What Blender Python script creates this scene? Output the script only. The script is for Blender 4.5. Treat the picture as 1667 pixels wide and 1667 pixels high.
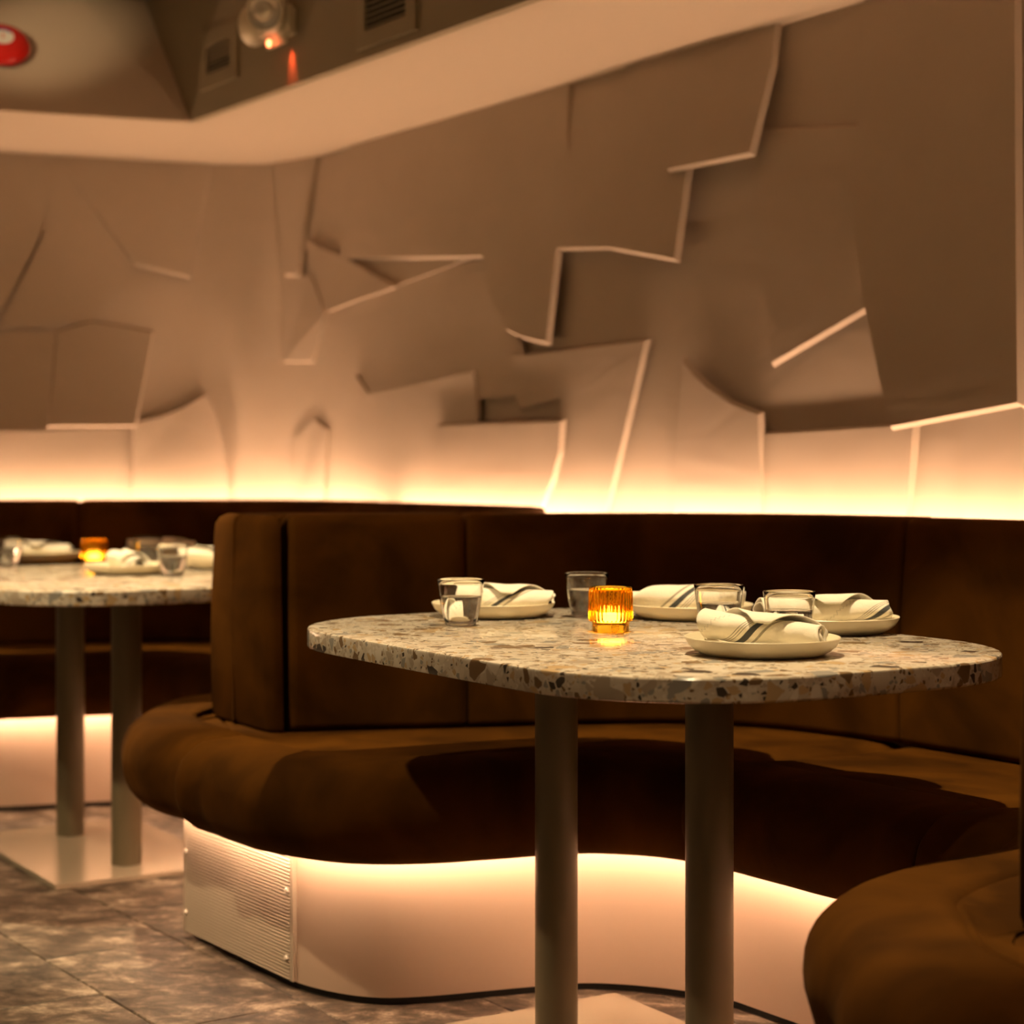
import bpy, bmesh, math, random
from mathutils import Vector, Matrix
random.seed(7)
scene = bpy.context.scene
for o in list(bpy.data.objects):
    bpy.data.objects.remove(o)
COL = scene.collection

# ------------------------------------------------------------------ camera
F, XC, YH, HC = 3000.0, 833.5, 765.0, 1.04      # focal length (px), principal x, horizon y, eye height
cam_d = bpy.data.cameras.new('camera')
cam = bpy.data.objects.new('camera', cam_d)
COL.objects.link(cam)
cam.location = (0, 0, HC)
cam.rotation_euler = (math.pi / 2, 0, 0)
cam_d.sensor_width = 36
cam_d.lens = 36 * F / 1667
cam_d.shift_y = (YH - 833.5) / 1667
cam_d.clip_start = 0.05
cam_d.dof.use_dof = True
cam_d.dof.focus_distance = 3.05
cam_d.dof.aperture_fstop = 3.0
scene.camera = cam

# ------------------------------------------------------------------ world, exposure, room lamps
w = bpy.data.worlds.new('world')
scene.world = w
w.use_nodes = True
w.node_tree.nodes['Background'].inputs[0].default_value = (1.0, 0.72, 0.42, 1)
w.node_tree.nodes['Background'].inputs[1].default_value = 0.004
vs = scene.view_settings
vs.view_transform = 'Standard'
vs.look = 'None'
vs.gamma = 1
vs.use_curve_mapping = False
vs.exposure = 0.0

WARM = (1.0, 0.745, 0.41)
LED = (1.0, 0.61, 0.36)


def spot(name, loc, target, energy, angle, blend=0.35, size=0.03, color=WARM):
    d = bpy.data.lights.new(name, 'SPOT')
    d.energy, d.spot_size, d.spot_blend, d.shadow_soft_size, d.color = energy, math.radians(angle), blend, size, color
    o = bpy.data.objects.new(name, d)
    COL.objects.link(o)
    o.location = loc
    o.rotation_euler = (Vector(target) - Vector(loc)).to_track_quat('-Z', 'Y').to_euler()
    return o


CEIL = 2.60
spot('downlight_near_table', (0.20, 3.05, CEIL - 0.03), (0.20, 3.12, 0.75), 230, 62)
spot('downlight_far_table', (-1.20, 4.90, CEIL - 0.03), (-1.15, 5.0, 0.75), 320, 60)
spot('downlight_aisle', (-1.75, 3.1, CEIL - 0.03), (-1.2, 3.6, 0), 150, 78, 0.6)
spot('downlight_aisle_front', (0.10, 1.3, CEIL - 0.03), (0.2, 1.6, 0), 34, 85, 0.6)
spot('bounce_fill_behind', (-1.6, -2.0, CEIL - 0.03), (-1.6, -3.4, 1.2), 60, 110, 0.6)  # added fill: bounces off the unseen rear wall onto the bulkhead faces
spot('bounce_fill_side', (-4.2, 1.0, CEIL - 0.03), (-5.8, 1.0, 1.2), 60, 110, 0.6)  # added fill too, its bounce off the side wall brightens the bulkhead
spot('downlight_aisle_left', (-2.6, 4.0, CEIL - 0.03), (-2.5, 4.3, 0), 80, 100, 0.6)

spot('bulkhead_spot', (-2.1, 3.9, CEIL - 0.06), (-1.50, 5.9, 2.42), 85, 15, 1.0)

# ------------------------------------------------------------------ helpers
def P(x, y, z):
    """pixel + known height -> point"""
    s = (y - YH) / (HC - z)
    return Vector(((x - XC) / s, F / s, z))


def v3(p, z):
    return Vector((p.x, p.y, z))


def link(o, parent=None):
    COL.objects.link(o)
    if parent is not None:
        o.parent = parent
    return o


def mesh_obj(name, verts, faces, mat=None, parent=None, smooth=None, loc=None, matids=None):
    me = bpy.data.meshes.new(name)
    me.from_pydata([tuple(v) for v in verts], [], [tuple(f) for f in faces])
    bm = bmesh.new()
    bm.from_mesh(me)
    bmesh.ops.recalc_face_normals(bm, faces=bm.faces)
    bm.to_mesh(me)
    bm.free()
    if mat is not None:
        me.materials.append(mat)
    if smooth is not None:
        for p in me.polygons:
            p.use_smooth = True
        me.set_sharp_from_angle(angle=math.radians(smooth))
    me.update()
    o = bpy.data.objects.new(name, me)
    if loc is not None:
        o.location = loc
    return link(o, parent)


def bm_obj(name, bm, mat=None, parent=None, smooth=None, loc=None):
    me = bpy.data.meshes.new(name)
    bmesh.ops.recalc_face_normals(bm, faces=bm.faces)
    bm.to_mesh(me)
    bm.free()
    if mat is not None:
        me.materials.append(mat)
    if smooth is not None:
        for p in me.polygons:
            p.use_smooth = True
        me.set_sharp_from_angle(angle=math.radians(smooth))
    o = bpy.data.objects.new(name, me)
    if loc is not None:
        o.location = loc
    return link(o, parent)


def empty(name, loc, rz=0.0):
    o = bpy.data.objects.new(name, None)
    o.location = loc
    o.rotation_euler = (0, 0, rz)
    o.empty_display_size = 0.1
    return link(o)


def tag(o, label=None, cat=None, group=None, kind=None):
    if label: o['label'] = label
    if cat: o['category'] = cat
    if group: o['group'] = group
    if kind: o['kind'] = kind
    return o


def copy_tree(o, parent=None):
    c = o.copy()
    link(c, parent)
    for ch in list(o.children):
        copy_tree(ch, c)
    return c


def loft(sections, closed=True, caps=True):
    n = len(sections[0])
    verts = [v for s in sections for v in s]
    faces = []
    m = n if closed else n - 1
    for i in range(len(sections) - 1):
        for j in range(m):
            k = (j + 1) % n
            faces.append((i * n + j, i * n + k, (i + 1) * n + k, (i + 1) * n + j))
    if caps and closed:
        faces.append(tuple(range(n)))
        b = (len(sections) - 1) * n
        faces.append(tuple(b + j for j in reversed(range(n))))
    return verts, faces


def lathe(profile, seg=48, rfun=None):
    """profile: list of (r, z); returns closed-revolution verts/faces (poles where r == 0)"""
    verts, faces, rings = [], [], []
    for r, z in profile:
        if r <= 1e-6:
            rings.append([len(verts)])
            verts.append((0, 0, z))
        else:
            ring = []
            for i in range(seg):
                a = 2 * math.pi * i / seg
                rr = r if rfun is None else rfun(r, z, a)
                ring.append(len(verts))
                verts.append((rr * math.cos(a), rr * math.sin(a), z))
            rings.append(ring)
    for a, b in zip(rings[:-1], rings[1:]):
        for i in range(seg):
            k = (i + 1) % seg
            if len(a) == 1 and len(b) == 1:
                continue
            if len(a) == 1:
                faces.append((a[0], b[i], b[k]))
            elif len(b) == 1:
                faces.append((a[i], b[0], a[k]))
            else:
                faces.append((a[i], b[i], b[k], a[k]))
    return verts, faces


def catmull(pts, per=6):
    """smooth a list of equally long tuples; returns dense list through the points"""
    out = []
    n = len(pts)
    for i in range(n - 1):
        p0 = pts[i - 1] if i > 0 else tuple(2 * a - b for a, b in zip(pts[0], pts[1]))
        p1, p2 = pts[i], pts[i + 1]
        p3 = pts[i + 2] if i + 2 < n else tuple(2 * a - b for a, b in zip(pts[-1], pts[-2]))
        for k in range(per):
            t = k / per
            out.append(tuple(0.5 * (2 * b + (c - a) * t + (2 * a - 5 * b + 4 * c - d) * t * t + (3 * b - a - 3 * c + d) * t ** 3)
                             for a, b, c, d in zip(p0, p1, p2, p3)))
    out.append(tuple(pts[-1]))
    return out


def box_bm(bm, c, s, rot=None):
    m = Matrix.Translation(Vector(c))
    if rot is not None:
        m = m @ rot
    m = m @ Matrix.Diagonal((s[0], s[1], s[2], 1))
    return bmesh.ops.create_cube(bm, size=1, matrix=m)['verts']


# ------------------------------------------------------------------ materials
def new_mat(name):
    m = bpy.data.materials.new(name)
    m.use_nodes = True
    nt = m.node_tree
    return m, nt, nt.nodes['Principled BSDF']


def node(nt, kind, **kw):
    n = nt.nodes.new(kind)
    for k, v in kw.items():
        if k.startswith('i_'):
            key = k[2:]
            n.inputs[int(key) if key.isdigit() else key].default_value = v
        else:
            setattr(n, k, v)
    return n


def ramp(nt, stops, interp='LINEAR'):
    r = nt.nodes.new('ShaderNodeValToRGB')
    r.color_ramp.interpolation = interp
    e = r.color_ramp.elements
    while len(e) > 1:
        e.remove(e[-1])
    e[0].position, e[0].color = stops[0][0], (*stops[0][1], 1)
    for p, c in stops[1:]:
        q = e.new(p)
        q.color = (*c, 1)
    return r


def simple(name, col, rough=0.5, metal=0.0, bump=0.0, bscale=40.0, **kw):
    m, nt, b = new_mat(name)
    b.inputs['Base Color'].default_value = (*col, 1)
    b.inputs['Roughness'].default_value = rough
    b.inputs['Metallic'].default_value = metal
    for k, v in kw.items():
        b.inputs[k.replace('_', ' ')].default_value = v
    if bump:
        tc = node(nt, 'ShaderNodeTexCoord')
        nz = node(nt, 'ShaderNodeTexNoise', i_Scale=bscale, i_Detail=5.0)
        bp = node(nt, 'ShaderNodeBump', i_Strength=bump, i_Distance=0.01)
        nt.links.new(tc.outputs['Object'], nz.inputs['Vector'])
        nt.links.new(nz.outputs['Fac'], bp.inputs['Height'])
        nt.links.new(bp.outputs['Normal'], b.inputs['Normal'])
    return m


def plaster_mat():
    m, nt, b = new_mat('plaster')
    tc = node(nt, 'ShaderNodeTexCoord')
    n1 = node(nt, 'ShaderNodeTexNoise', i_Scale=3.0, i_Detail=4.0)
    r = ramp(nt, [(0.3, (0.395, 0.32, 0.25)), (0.7, (0.43, 0.35, 0.275))])
    nt.links.new(tc.outputs['Object'], n1.inputs['Vector'])
    nt.links.new(n1.outputs['Fac'], r.inputs['Fac'])
    nt.links.new(r.outputs['Color'], b.inputs['Base Color'])
    b.inputs['Roughness'].default_value = 0.72
    n2 = node(nt, 'ShaderNodeTexNoise', i_Scale=2.2, i_Detail=2.5, i_Distortion=1.2)
    mp = node(nt, 'ShaderNodeMapping')
    mp.inputs['Rotation'].default_value = (0.4, 0.5, 0.3)
    mp.inputs['Scale'].default_value = (1, 1, 2.4)
    nt.links.new(tc.outputs['Object'], mp.inputs['Vector'])
    nt.links.new(mp.outputs['Vector'], n2.inputs['Vector'])
    bp = node(nt, 'ShaderNodeBump', i_Strength=0.16, i_Distance=0.03)
    nt.links.new(n2.outputs['Fac'], bp.inputs['Height'])
    nt.links.new(bp.outputs['Normal'], b.inputs['Normal'])
    return m


def velvet_mat():
    m, nt, b = new_mat('velvet')
    tc = node(nt, 'ShaderNodeTexCoord')
    n1 = node(nt, 'ShaderNodeTexNoise', i_Scale=5.0, i_Detail=5.0, i_Distortion=0.6)
    r = ramp(nt, [(0.34, (0.040, 0.0144, 0.0015)), (0.50, (0.068, 0.0245, 0.0024)), (0.66, (0.092, 0.0335, 0.0032))])
    nt.links.new(tc.outputs['Object'], n1.inputs['Vector'])
    nt.links.new(n1.outputs['Fac'], r.inputs['Fac'])
    nt.links.new(r.outputs['Color'], b.inputs['Base Color'])
    b.inputs['Roughness'].default_value = 0.85
    b.inputs['Specular IOR Level'].default_value = 0.04
    b.inputs['Sheen Weight'].default_value = 0.03
    b.inputs['Sheen Roughness'].default_value = 0.4
    b.inputs['Sheen Tint'].default_value = (0.9, 0.42, 0.12, 1)
    n2 = node(nt, 'ShaderNodeTexNoise', i_Scale=9.0, i_Detail=3.0)
    bp = node(nt, 'ShaderNodeBump', i_Strength=0.25, i_Distance=0.01)
    nt.links.new(tc.outputs['Object'], n2.inputs['Vector'])
    nt.links.new(n2.outputs['Fac'], bp.inputs['Height'])
    nt.links.new(bp.outputs['Normal'], b.inputs['Normal'])
    return m


def terrazzo_mat():
    m, nt, b = new_mat('terrazzo')
    L = nt.links.new
    tc = node(nt, 'ShaderNodeTexCoord')
    wn = node(nt, 'ShaderNodeTexNoise', i_Scale=14.0, i_Detail=2.0)
    L(tc.outputs['Object'], wn.inputs['Vector'])
    mixv = node(nt, 'ShaderNodeMix', data_type='VECTOR')
    mixv.inputs['Factor'].default_value = 0.03
    L(tc.outputs['Object'], mixv.inputs[4])
    L(wn.outputs['Color'], mixv.inputs[5])
    base_n = node(nt, 'ShaderNodeTexNoise', i_Scale=30.0, i_Detail=6.0)
    L(tc.outputs['Object'], base_n.inputs['Vector'])
    base = ramp(nt, [(0.35, (0.50, 0.43, 0.34)), (0.65, (0.66, 0.60, 0.50))])
    L(base_n.outputs['Fac'], base.inputs['Fac'])
    cur = base.outputs['Color']
    cols = [(0.0, (0.07, 0.055, 0.045)), (0.10, (0.20, 0.13, 0.07)), (0.24, (0.42, 0.35, 0.27)), (0.42, (0.60, 0.53, 0.43)),
            (0.60, (0.30, 0.29, 0.26)), (0.70, (0.50, 0.36, 0.20)), (0.82, (0.68, 0.62, 0.53))]
    for scale, edge, thr in ((150.0, 0.10, 0.50), (72.0, 0.07, 0.42), (30.0, 0.05, 0.30)):
        v = node(nt, 'ShaderNodeTexVoronoi', i_Scale=scale, i_Randomness=1.0)
        ve = node(nt, 'ShaderNodeTexVoronoi', feature='DISTANCE_TO_EDGE', i_Scale=scale, i_Randomness=1.0)
        L(mixv.outputs[1], v.inputs['Vector'])
        L(mixv.outputs[1], ve.inputs['Vector'])
        sep = node(nt, 'ShaderNodeSeparateColor')
        L(v.outputs['Color'], sep.inputs['Color'])
        cr = ramp(nt, cols, 'CONSTANT')
        L(sep.outputs[0], cr.inputs['Fac'])
        g1 = node(nt, 'ShaderNodeMath', operation='GREATER_THAN')
        g1.inputs[1].default_value = edge
        L(ve.outputs['Distance'], g1.inputs[0])
        g2 = node(nt, 'ShaderNodeMath', operation='LESS_THAN')
        g2.inputs[1].default_value = thr
        L(sep.outputs[1], g2.inputs[0])
        mu = node(nt, 'ShaderNodeMath', operation='MULTIPLY')
        L(g1.outputs[0], mu.inputs[0])
        L(g2.outputs[0], mu.inputs[1])
        mx = node(nt, 'ShaderNodeMix', data_type='RGBA')
        L(mu.outputs[0], mx.inputs['Factor'])
        L(cur, mx.inputs[6])
        L(cr.outputs['Color'], mx.inputs[7])
        cur = mx.outputs[2]
    L(cur, b.inputs['Base Color'])
    b.inputs['Roughness'].default_value = 0.16
    b.inputs['Specular IOR Level'].default_value = 0.5
    return m


def stone_mat():
    m, nt, b = new_mat('stone_tile')
    L = nt.links.new
    tc = node(nt, 'ShaderNodeTexCoord')
    geo = node(nt, 'ShaderNodeNewGeometry')
    oi = node(nt, 'ShaderNodeObjectInfo')
    mp = node(nt, 'ShaderNodeMapping')
    mp.inputs['Rotation'].default_value = (0, 0, 0.5)
    mp.inputs['Scale'].default_value = (1.0, 1.5, 1)
    add = node(nt, 'ShaderNodeVectorMath', operation='ADD')
    L(geo.outputs['Position'], add.inputs[0])
    sc = node(nt, 'ShaderNodeMath', operation='MULTIPLY')
    sc.inputs[1].default_value = 7.0
    L(oi.outputs['Random'], sc.inputs[0])
    L(sc.outputs[0], add.inputs[1])
    L(add.outputs[0], mp.inputs['Vector'])
    n1 = node(nt, 'ShaderNodeTexNoise', i_Scale=9.0, i_Detail=14.0, i_Roughness=0.80, i_Distortion=0.35)
    L(mp.outputs['Vector'], n1.inputs['Vector'])
    r = ramp(nt, [(0.37, (0.014, 0.010, 0.007)), (0.46, (0.055, 0.039, 0.027)), (0.52, (0.12, 0.088, 0.062)), (0.57, (0.24, 0.185, 0.14)), (0.63, (0.48, 0.385, 0.30)), (0.72, (0.10, 0.075, 0.055))])
    L(n1.outputs['Fac'], r.inputs['Fac'])
    L(r.outputs['Color'], b.inputs['Base Color'])
    b.inputs['Roughness'].default_value = 0.45
    bp = node(nt, 'ShaderNodeBump', i_Strength=0.5, i_Distance=0.008)
    L(n1.outputs['Fac'], bp.inputs['Height'])
    L(bp.outputs['Normal'], b.inputs['Normal'])
    return m


def linen_mat():
    m, nt, b = new_mat('striped_linen')
    L = nt.links.new
    uv = node(nt, 'ShaderNodeUVMap')
    sep = node(nt, 'ShaderNodeSeparateXYZ')
    L(uv.outputs['UV'], sep.inputs[0])
    W_, D_ = (0.82, 0.77, 0.66), (0.055, 0.06, 0.065)
    G_ = (0.32, 0.29, 0.23)
    st = [(0.0, W_)]
    for c, wd, colr in ((0.150, 0.005, D_), (0.165, 0.005, D_), (0.180, 0.005, D_), (0.210, 0.040, D_), (0.280, 0.016, G_)):
        st += [(c, colr), (c + wd, W_)]
    r = ramp(nt, st, 'CONSTANT')
    L(sep.outputs['X'], r.inputs['Fac'])
    L(r.outputs['Color'], b.inputs['Base Color'])
    b.inputs['Roughness'].default_value = 0.9
    b.inputs['Sheen Weight'].default_value = 0.2
    tc = node(nt, 'ShaderNodeTexCoord')
    n2 = node(nt, 'ShaderNodeTexNoise', i_Scale=28.0, i_Detail=4.0)
    L(tc.outputs['Object'], n2.inputs['Vector'])
    bp = node(nt, 'ShaderNodeBump', i_Strength=0.6, i_Distance=0.008)
    L(n2.outputs['Fac'], bp.inputs['Height'])
    L(bp.outputs['Normal'], b.inputs['Normal'])
    return m


def glass_mat(name, col, rough=0.0, ior=1.45):
    m, nt, b = new_mat(name)
    nt.nodes.remove(b)
    g = node(nt, 'ShaderNodeBsdfGlass', i_IOR=ior, i_Roughness=rough)
    g.inputs['Color'].default_value = (*col, 1)
    nt.links.new(g.outputs[0], nt.nodes['Material Output'].inputs['Surface'])
    return m


def emit_mat(name, col, strength):
    m, nt, b = new_mat(name)
    b.inputs['Base Color'].default_value = (0.8, 0.8, 0.8, 1)
    b.inputs['Emission Color'].default_value = (*col, 1)
    b.inputs['Emission Strength'].default_value = strength
    return m


M = {
    'plaster': plaster_mat(),
    'velvet': velvet_mat(),
    'terrazzo': terrazzo_mat(),
    'stone': stone_mat(),
    'linen': linen_mat(),
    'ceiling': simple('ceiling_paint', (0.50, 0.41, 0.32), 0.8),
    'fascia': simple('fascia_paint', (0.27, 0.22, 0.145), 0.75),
    'plinth': simple('plinth_laminate', (0.60, 0.45, 0.35), 0.42),
    'rib': simple('ribbed_metal', (0.52, 0.43, 0.34), 0.42, 0.0),
    'toe': simple('black_toe', (0.01, 0.01, 0.01), 0.7),
    'screw': simple('screw_cap', (0.9, 0.82, 0.72), 0.3),
    'post': simple('powder_coat_taupe', (0.15, 0.125, 0.076), 0.38),
    'base': simple('satin_beige_metal', (0.40, 0.33, 0.25), 0.20),
    'plate': simple('cream_stoneware', (0.72, 0.65, 0.48), 0.35),
    'glass': glass_mat('clear_glass', (1, 1, 1)),
    'water': glass_mat('water', (0.99, 1, 1), 0.0, 1.33),
    'amber': glass_mat('amber_glass', (1.0, 0.80, 0.26)),
    'wax': emit_mat('candle_wax', (1.0, 0.62, 0.26), 22.0),
    'flame': emit_mat('candle_flame', (1.0, 0.66, 0.30), 150.0),
    'led_wall': emit_mat('led_wall', LED, 98.0),
    'led_seat': emit_mat('led_seat', LED, 54.0),
    'white_plastic': simple('off_white_plastic', (0.62, 0.55, 0.42), 0.4),
    'lens': simple('clear_lens', (0.75, 0.72, 0.62), 0.12, 0.6),
    'led_red': emit_mat('red_indicator', (1.0, 0.16, 0.05), 12.0),
    'vent': simple('vent_paint', (0.28, 0.23, 0.15), 0.6),
    'dark': simple('vent_shade_black', (0.008, 0.006, 0.005), 0.9),
    'red': simple('red_enamel', (0.55, 0.01, 0.008), 0.22),
    'label': simple('label_white', (0.75, 0.75, 0.72), 0.5),
    'label_blue': simple('label_blue', (0.08, 0.16, 0.42), 0.5),
    'label_red': simple('label_red', (0.6, 0.10, 0.06), 0.5),
    'room': simple('room_paint', (0.52, 0.43, 0.33), 0.85),
    'grout': simple('grout', (0.10, 0.08, 0.06), 0.9),
}

# ------------------------------------------------------------------ walls (plan path: left wall, rounded corner, right wall)
TR = Vector((0.575, -0.818)).normalized()      # along the right wall, toward the camera
TL = Vector((-0.946, -0.323)).normalized()     # along the left wall, away from the corner
CORNER = Vector((-0.859, 6.786))
RAD = 0.45
half = math.acos(TR.dot(TL)) / 2
tl = RAD / math.tan(half)
A0, A1 = CORNER + TL * tl, CORNER + TR * tl
bis = (TR + TL).normalized()
ACEN = CORNER + bis * (RAD / math.sin(half))
wall_path = [CORNER + TL * 6.0, CORNER + TL * 3.0, A0]
a_s, a_e = (A0 - ACEN), (A1 - ACEN)
ang = a_s.angle_signed(a_e)
for i in range(1, 16):
    t = -ang * i / 16
    wall_path.append(ACEN + Vector((a_s.x * math.cos(t) - a_s.y * math.sin(t), a_s.x * math.sin(t) + a_s.y * math.cos(t))))
n_corner = len(wall_path)
wall_path += [A1, CORNER + TR * 3.0, CORNER + TR * 9.5]


def path_normals(pts, side=1):
    out = []
    for i in range(len(pts)):
        a, b = pts[max(i - 1, 0)], pts[min(i + 1, len(pts) - 1)]
        t = (Vector(b[:2]) - Vector(a[:2])).normalized()
        out.append(Vector((-t.y, t.x)) * side)
    return out


wn_ = path_normals(wall_path, -1)              # inward (toward the room)


def strip_wall(name, pts, norms, z0, z1, mat, th=0.12):
    secs = []
    for p, n in zip(pts, norms):
        q = p - n * th
        secs.append([Vector((p.x, p.y, z0)), Vector((p.x, p.y, z1)), Vector((q.x, q.y, z1)), Vector((q.x, q.y, z0))])
    v, f = loft(secs)
    return mesh_obj(name, v, f, mat, smooth=30)


wall_left = tag(strip_wall('wall_left', wall_path[:n_corner], wn_[:n_corner], 0, 2.72, M['plaster']), kind='structure')
wall_right = tag(strip_wall('wall_right', wall_path[n_corner - 1:], wn_[n_corner - 1:], 0, 2.72, M['plaster']), kind='structure')


def on_wall(x, y, lift):
    """pixel -> point on the wall surface moved by lift toward the room"""
    pts = [p + n * lift for p, n in zip(wall_path, wn_)]
    d = Vector(((x - XC) / F, 1.0))
    best = None
    for a, b in zip(pts[:-1], pts[1:]):
        e = b - a
        den = d.x * e.y - d.y * e.x
        if abs(den) < 1e-9:
            continue
        t = (a.x * e.y - a.y * e.x) / den
        u = (a.x * d.y - a.y * d.x) / den
        if -1e-6 <= u <= 1 + 1e-6 and t > 0 and (best is None or t < best):
            best = t
    return Vector((d.x * best, d.y * best, HC + (YH - y) / F * best))


def wall_inward(p):
    best, bn = 1e9, None
    for (a, b) in zip(wall_path[:-1], wall_path[1:]):
        e = b - a
        t = max(0, min(1, (Vector((p.x, p.y)) - a).dot(e) / e.length_squared))
        dd = (a + e * t - Vector((p.x, p.y))).length
        if dd < best:
            best = dd
            tt = e.normalized()
            bn = Vector((tt.y, -tt.x, 0))
    return bn


def panel(poly, top, bot, wall, left=0.0, th=0.015, ch=None):
    """overlapping plaster sheet: outline seen in the photo, standing off the wall by top/bot (plus left at its left side)"""
    pts = [on_wall(x, y, (top + bot) / 2) for x, y in poly]
    z0, z1 = min(p.z for p in pts), max(p.z for p in pts)
    x0, x1 = min(q[0] for q in poly), max(q[0] for q in poly)
    lifts = []
    out = []
    for (x, y) in poly:
        lf = (top + bot) / 2
        for _ in range(5):
            p = on_wall(x, y, lf)
            k = (p.z - z0) / (z1 - z0)
            lf = max(0.004, bot + (top - bot) * k + left * (x1 - x) / (x1 - x0))
        out.append(on_wall(x, y, lf))
        lifts.append(lf)
    n = len(out)
    verts = list(out)
    mid = sum(out, Vector()) / n
    nrm = wall_inward(mid)
    tan = Vector((-nrm.y, nrm.x, 0))
    q2 = [Vector((p.dot(tan), p.z)) for p in out]
    area = sum(q2[i].x * q2[(i + 1) % n].y - q2[(i + 1) % n].x * q2[i].y for i in range(n))
    sg = 1 if area > 0 else -1
    for i, (p, lf) in enumerate(zip(out, lifts)):
        e0, e1 = (q2[i] - q2[i - 1]).normalized(), (q2[(i + 1) % n] - q2[i]).normalized()
        m0, m1 = Vector((e0.y, -e0.x)) * sg, Vector((e1.y, -e1.x)) * sg
        m = (m0 + m1)
        m = m / max(0.35, m.length_squared / 2) if m.length > 1e-6 else m0
        t_ = min(th, lf + 0.004)
        c_ = (CH if ch is None else ch) * t_ / th                       # sloping edge: the sheet is wider at its back
        verts.append(p - nrm * t_ + (tan * m.x + Vector((0, 0, m.y))) * c_)
    faces = [tuple(range(n)), tuple(range(2 * n - 1, n - 1, -1))]
    for i in range(n):
        k = (i + 1) % n
        faces.append((i, k, n + k, n + i))
    return mesh_obj('plaster_panel', verts, faces, M['plaster'], parent=wall)


CH = 0.009
WR, WL = wall_right, wall_left
# right wall, roughly top to bottom
panel([(1408, -40), (1402, 180), (1384, 262), (1390, 380), (1408, 500), (1432, 620), (1449, 694), (1656, 655), (1653, 300), (1651, -60)], 0.010, 0.062, WR)
panel([(1659, 270), (1760, 255), (1780, 700), (1663, 660)], 0.010, 0.034, WR)
panel([(1222, 214), (1396, 207), (1387, 300), (1393, 400), (1409, 500), (1256, 590), (1246, 480), (1235, 330)], 0.017, 0.034, WR)
panel([(1018, 108), (1262, 40), (1254, 110), (1238, 175), (1220, 248), (1086, 275), (1066, 230), (1045, 170)], 0.026, 0.064, WR)
panel([(920, 134), (1040, 100), (1085, 200), (1118, 275), (1097, 421), (992, 402), (957, 357), (932, 295), (922, 220)], 0.008, 0.066, WR)
panel([(572, 230), (925, 130), (924, 220), (932, 290), (957, 355), (994, 402), (906, 403), (888, 557), (850, 548), (822, 535), (800, 490), (785, 416), (715, 417), (553, 420)], 0.022, 0.052, WR)
panel([(560, 425), (786, 412), (640, 467), (600, 480)], 0.014, 0.022, WR, ch=0.002)
panel([(575, 488), (640, 462), (790, 420), (812, 510), (850, 560), (870, 640), (776, 650), (700, 640), (590, 650), (580, 560)], 0.010, 0.026, WR, ch=-0.003)
panel([(497, 393), (562, 420), (640, 467), (575, 490), (530, 508), (512, 445)], 0.026, 0.052, WR, th=0.03, ch=-0.004)
panel([(444, 255), (520, 240), (506, 310), (495, 370), (484, 446), (464, 446), (452, 350)], 0.010, 0.028, WR)
panel([(462, 448), (505, 448), (528, 510), (508, 588), (462, 588)], 0.006, 0.014, WR, ch=0.005)
panel([(577, 610), (600, 641), (770, 604), (776, 655), (776, 720), (760, 860), (657, 860), (655, 800), (645, 748), (622, 692)], 0.034, 0.012, WR, ch=0.005)
panel([(713, 694), (912, 687), (909, 735), (898, 778), (880, 825), (872, 870), (711, 870)], 0.044, 0.020, WR)
panel([(836, 581), (1049, 556), (1030, 640), (985, 832), (978, 870), (880, 870), (898, 780), (912, 700), (912, 648), (846, 664), (833, 620)], 0.026, 0.014, WR)
panel([(1112, 590), (1130, 612), (1152, 632), (1190, 658), (1233, 675), (1237, 760), (1241, 880), (1097, 880), (1101, 720)], 0.040, 0.014, WR)
panel([(1236, 708), (1340, 702), (1450, 694), (1487, 686), (1481, 760), (1471, 885), (1238, 885)], 0.018, 0.010, WR)
panel([(1562, 665), (1700, 640), (1720, 890), (1570, 885)], 0.012, 0.008, WR)
# left wall
panel([(-60, 235), (79, 240), (78, 330), (66, 380), (30, 455), (0, 507), (-60, 590)], 0.020, 0.060, WL, ch=-0.006)
panel([(82, 243), (345, 255), (330, 330), (308, 449), (220, 428)], 0.006, 0.036, WL, ch=0.010)
panel([(82, 243), (230, 250), (226, 425), (150, 523), (0, 534), (28, 470), (70, 385)], 0.006, 0.030, WL, ch=-0.004)
panel([(-60, 538), (90, 541), (86, 600), (78, 694), (-60, 700)], 0.030, 0.085, WL, ch=-0.002)
panel([(92, 541), (150, 524), (249, 541), (236, 610), (220, 692), (80, 693), (88, 610)], 0.026, 0.074, WL, ch=0.007)
panel([(219, 688), (262, 679), (300, 663), (336, 641), (352, 672), (364, 722), (371, 780), (374, 850), (210, 850), (217, 760)], 0.032, 0.010, WL, ch=0.004)
panel([(-60, 704), (215, 697), (216, 760), (209, 850), (-60, 850)], 0.010, 0.008, WL, ch=0.002)
panel([(478, 716), (511, 684), (532, 700), (525, 850), (474, 850)], 0.012, 0.010, WR, ch=0.003)

# ------------------------------------------------------------------ ceiling, soffit
SOF = 2.15
C0 = Vector((-1.023, 5.863))
UPV = Vector((-0.199, 0.272, CEIL - SOF))         # how the splayed left face rises from the corner
inner_l, inner_r = C0 + TL * 5.0, C0 + TR * 9.0


def soffit():
    outer = [p + (-n) * 0.05 for p, n in zip(wall_path, wn_)]
    verts = [Vector((p.x, p.y, SOF)) for p in outer] + [v3(q + Vector((0.012, 0.028)), SOF) for q in (inner_r, C0, inner_l)]
    n = len(verts)
    verts += [v + Vector((0, 0, 0.02)) for v in verts]
    faces = [tuple(range(n)), tuple(reversed(range(n, 2 * n)))]
    for i in range(n):
        k = (i + 1) % n
        faces.append((i, k, n + k, n + i))
    return tag(mesh_obj('ceiling_soffit', verts, faces, M['ceiling']), kind='structure')


soffit()


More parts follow.
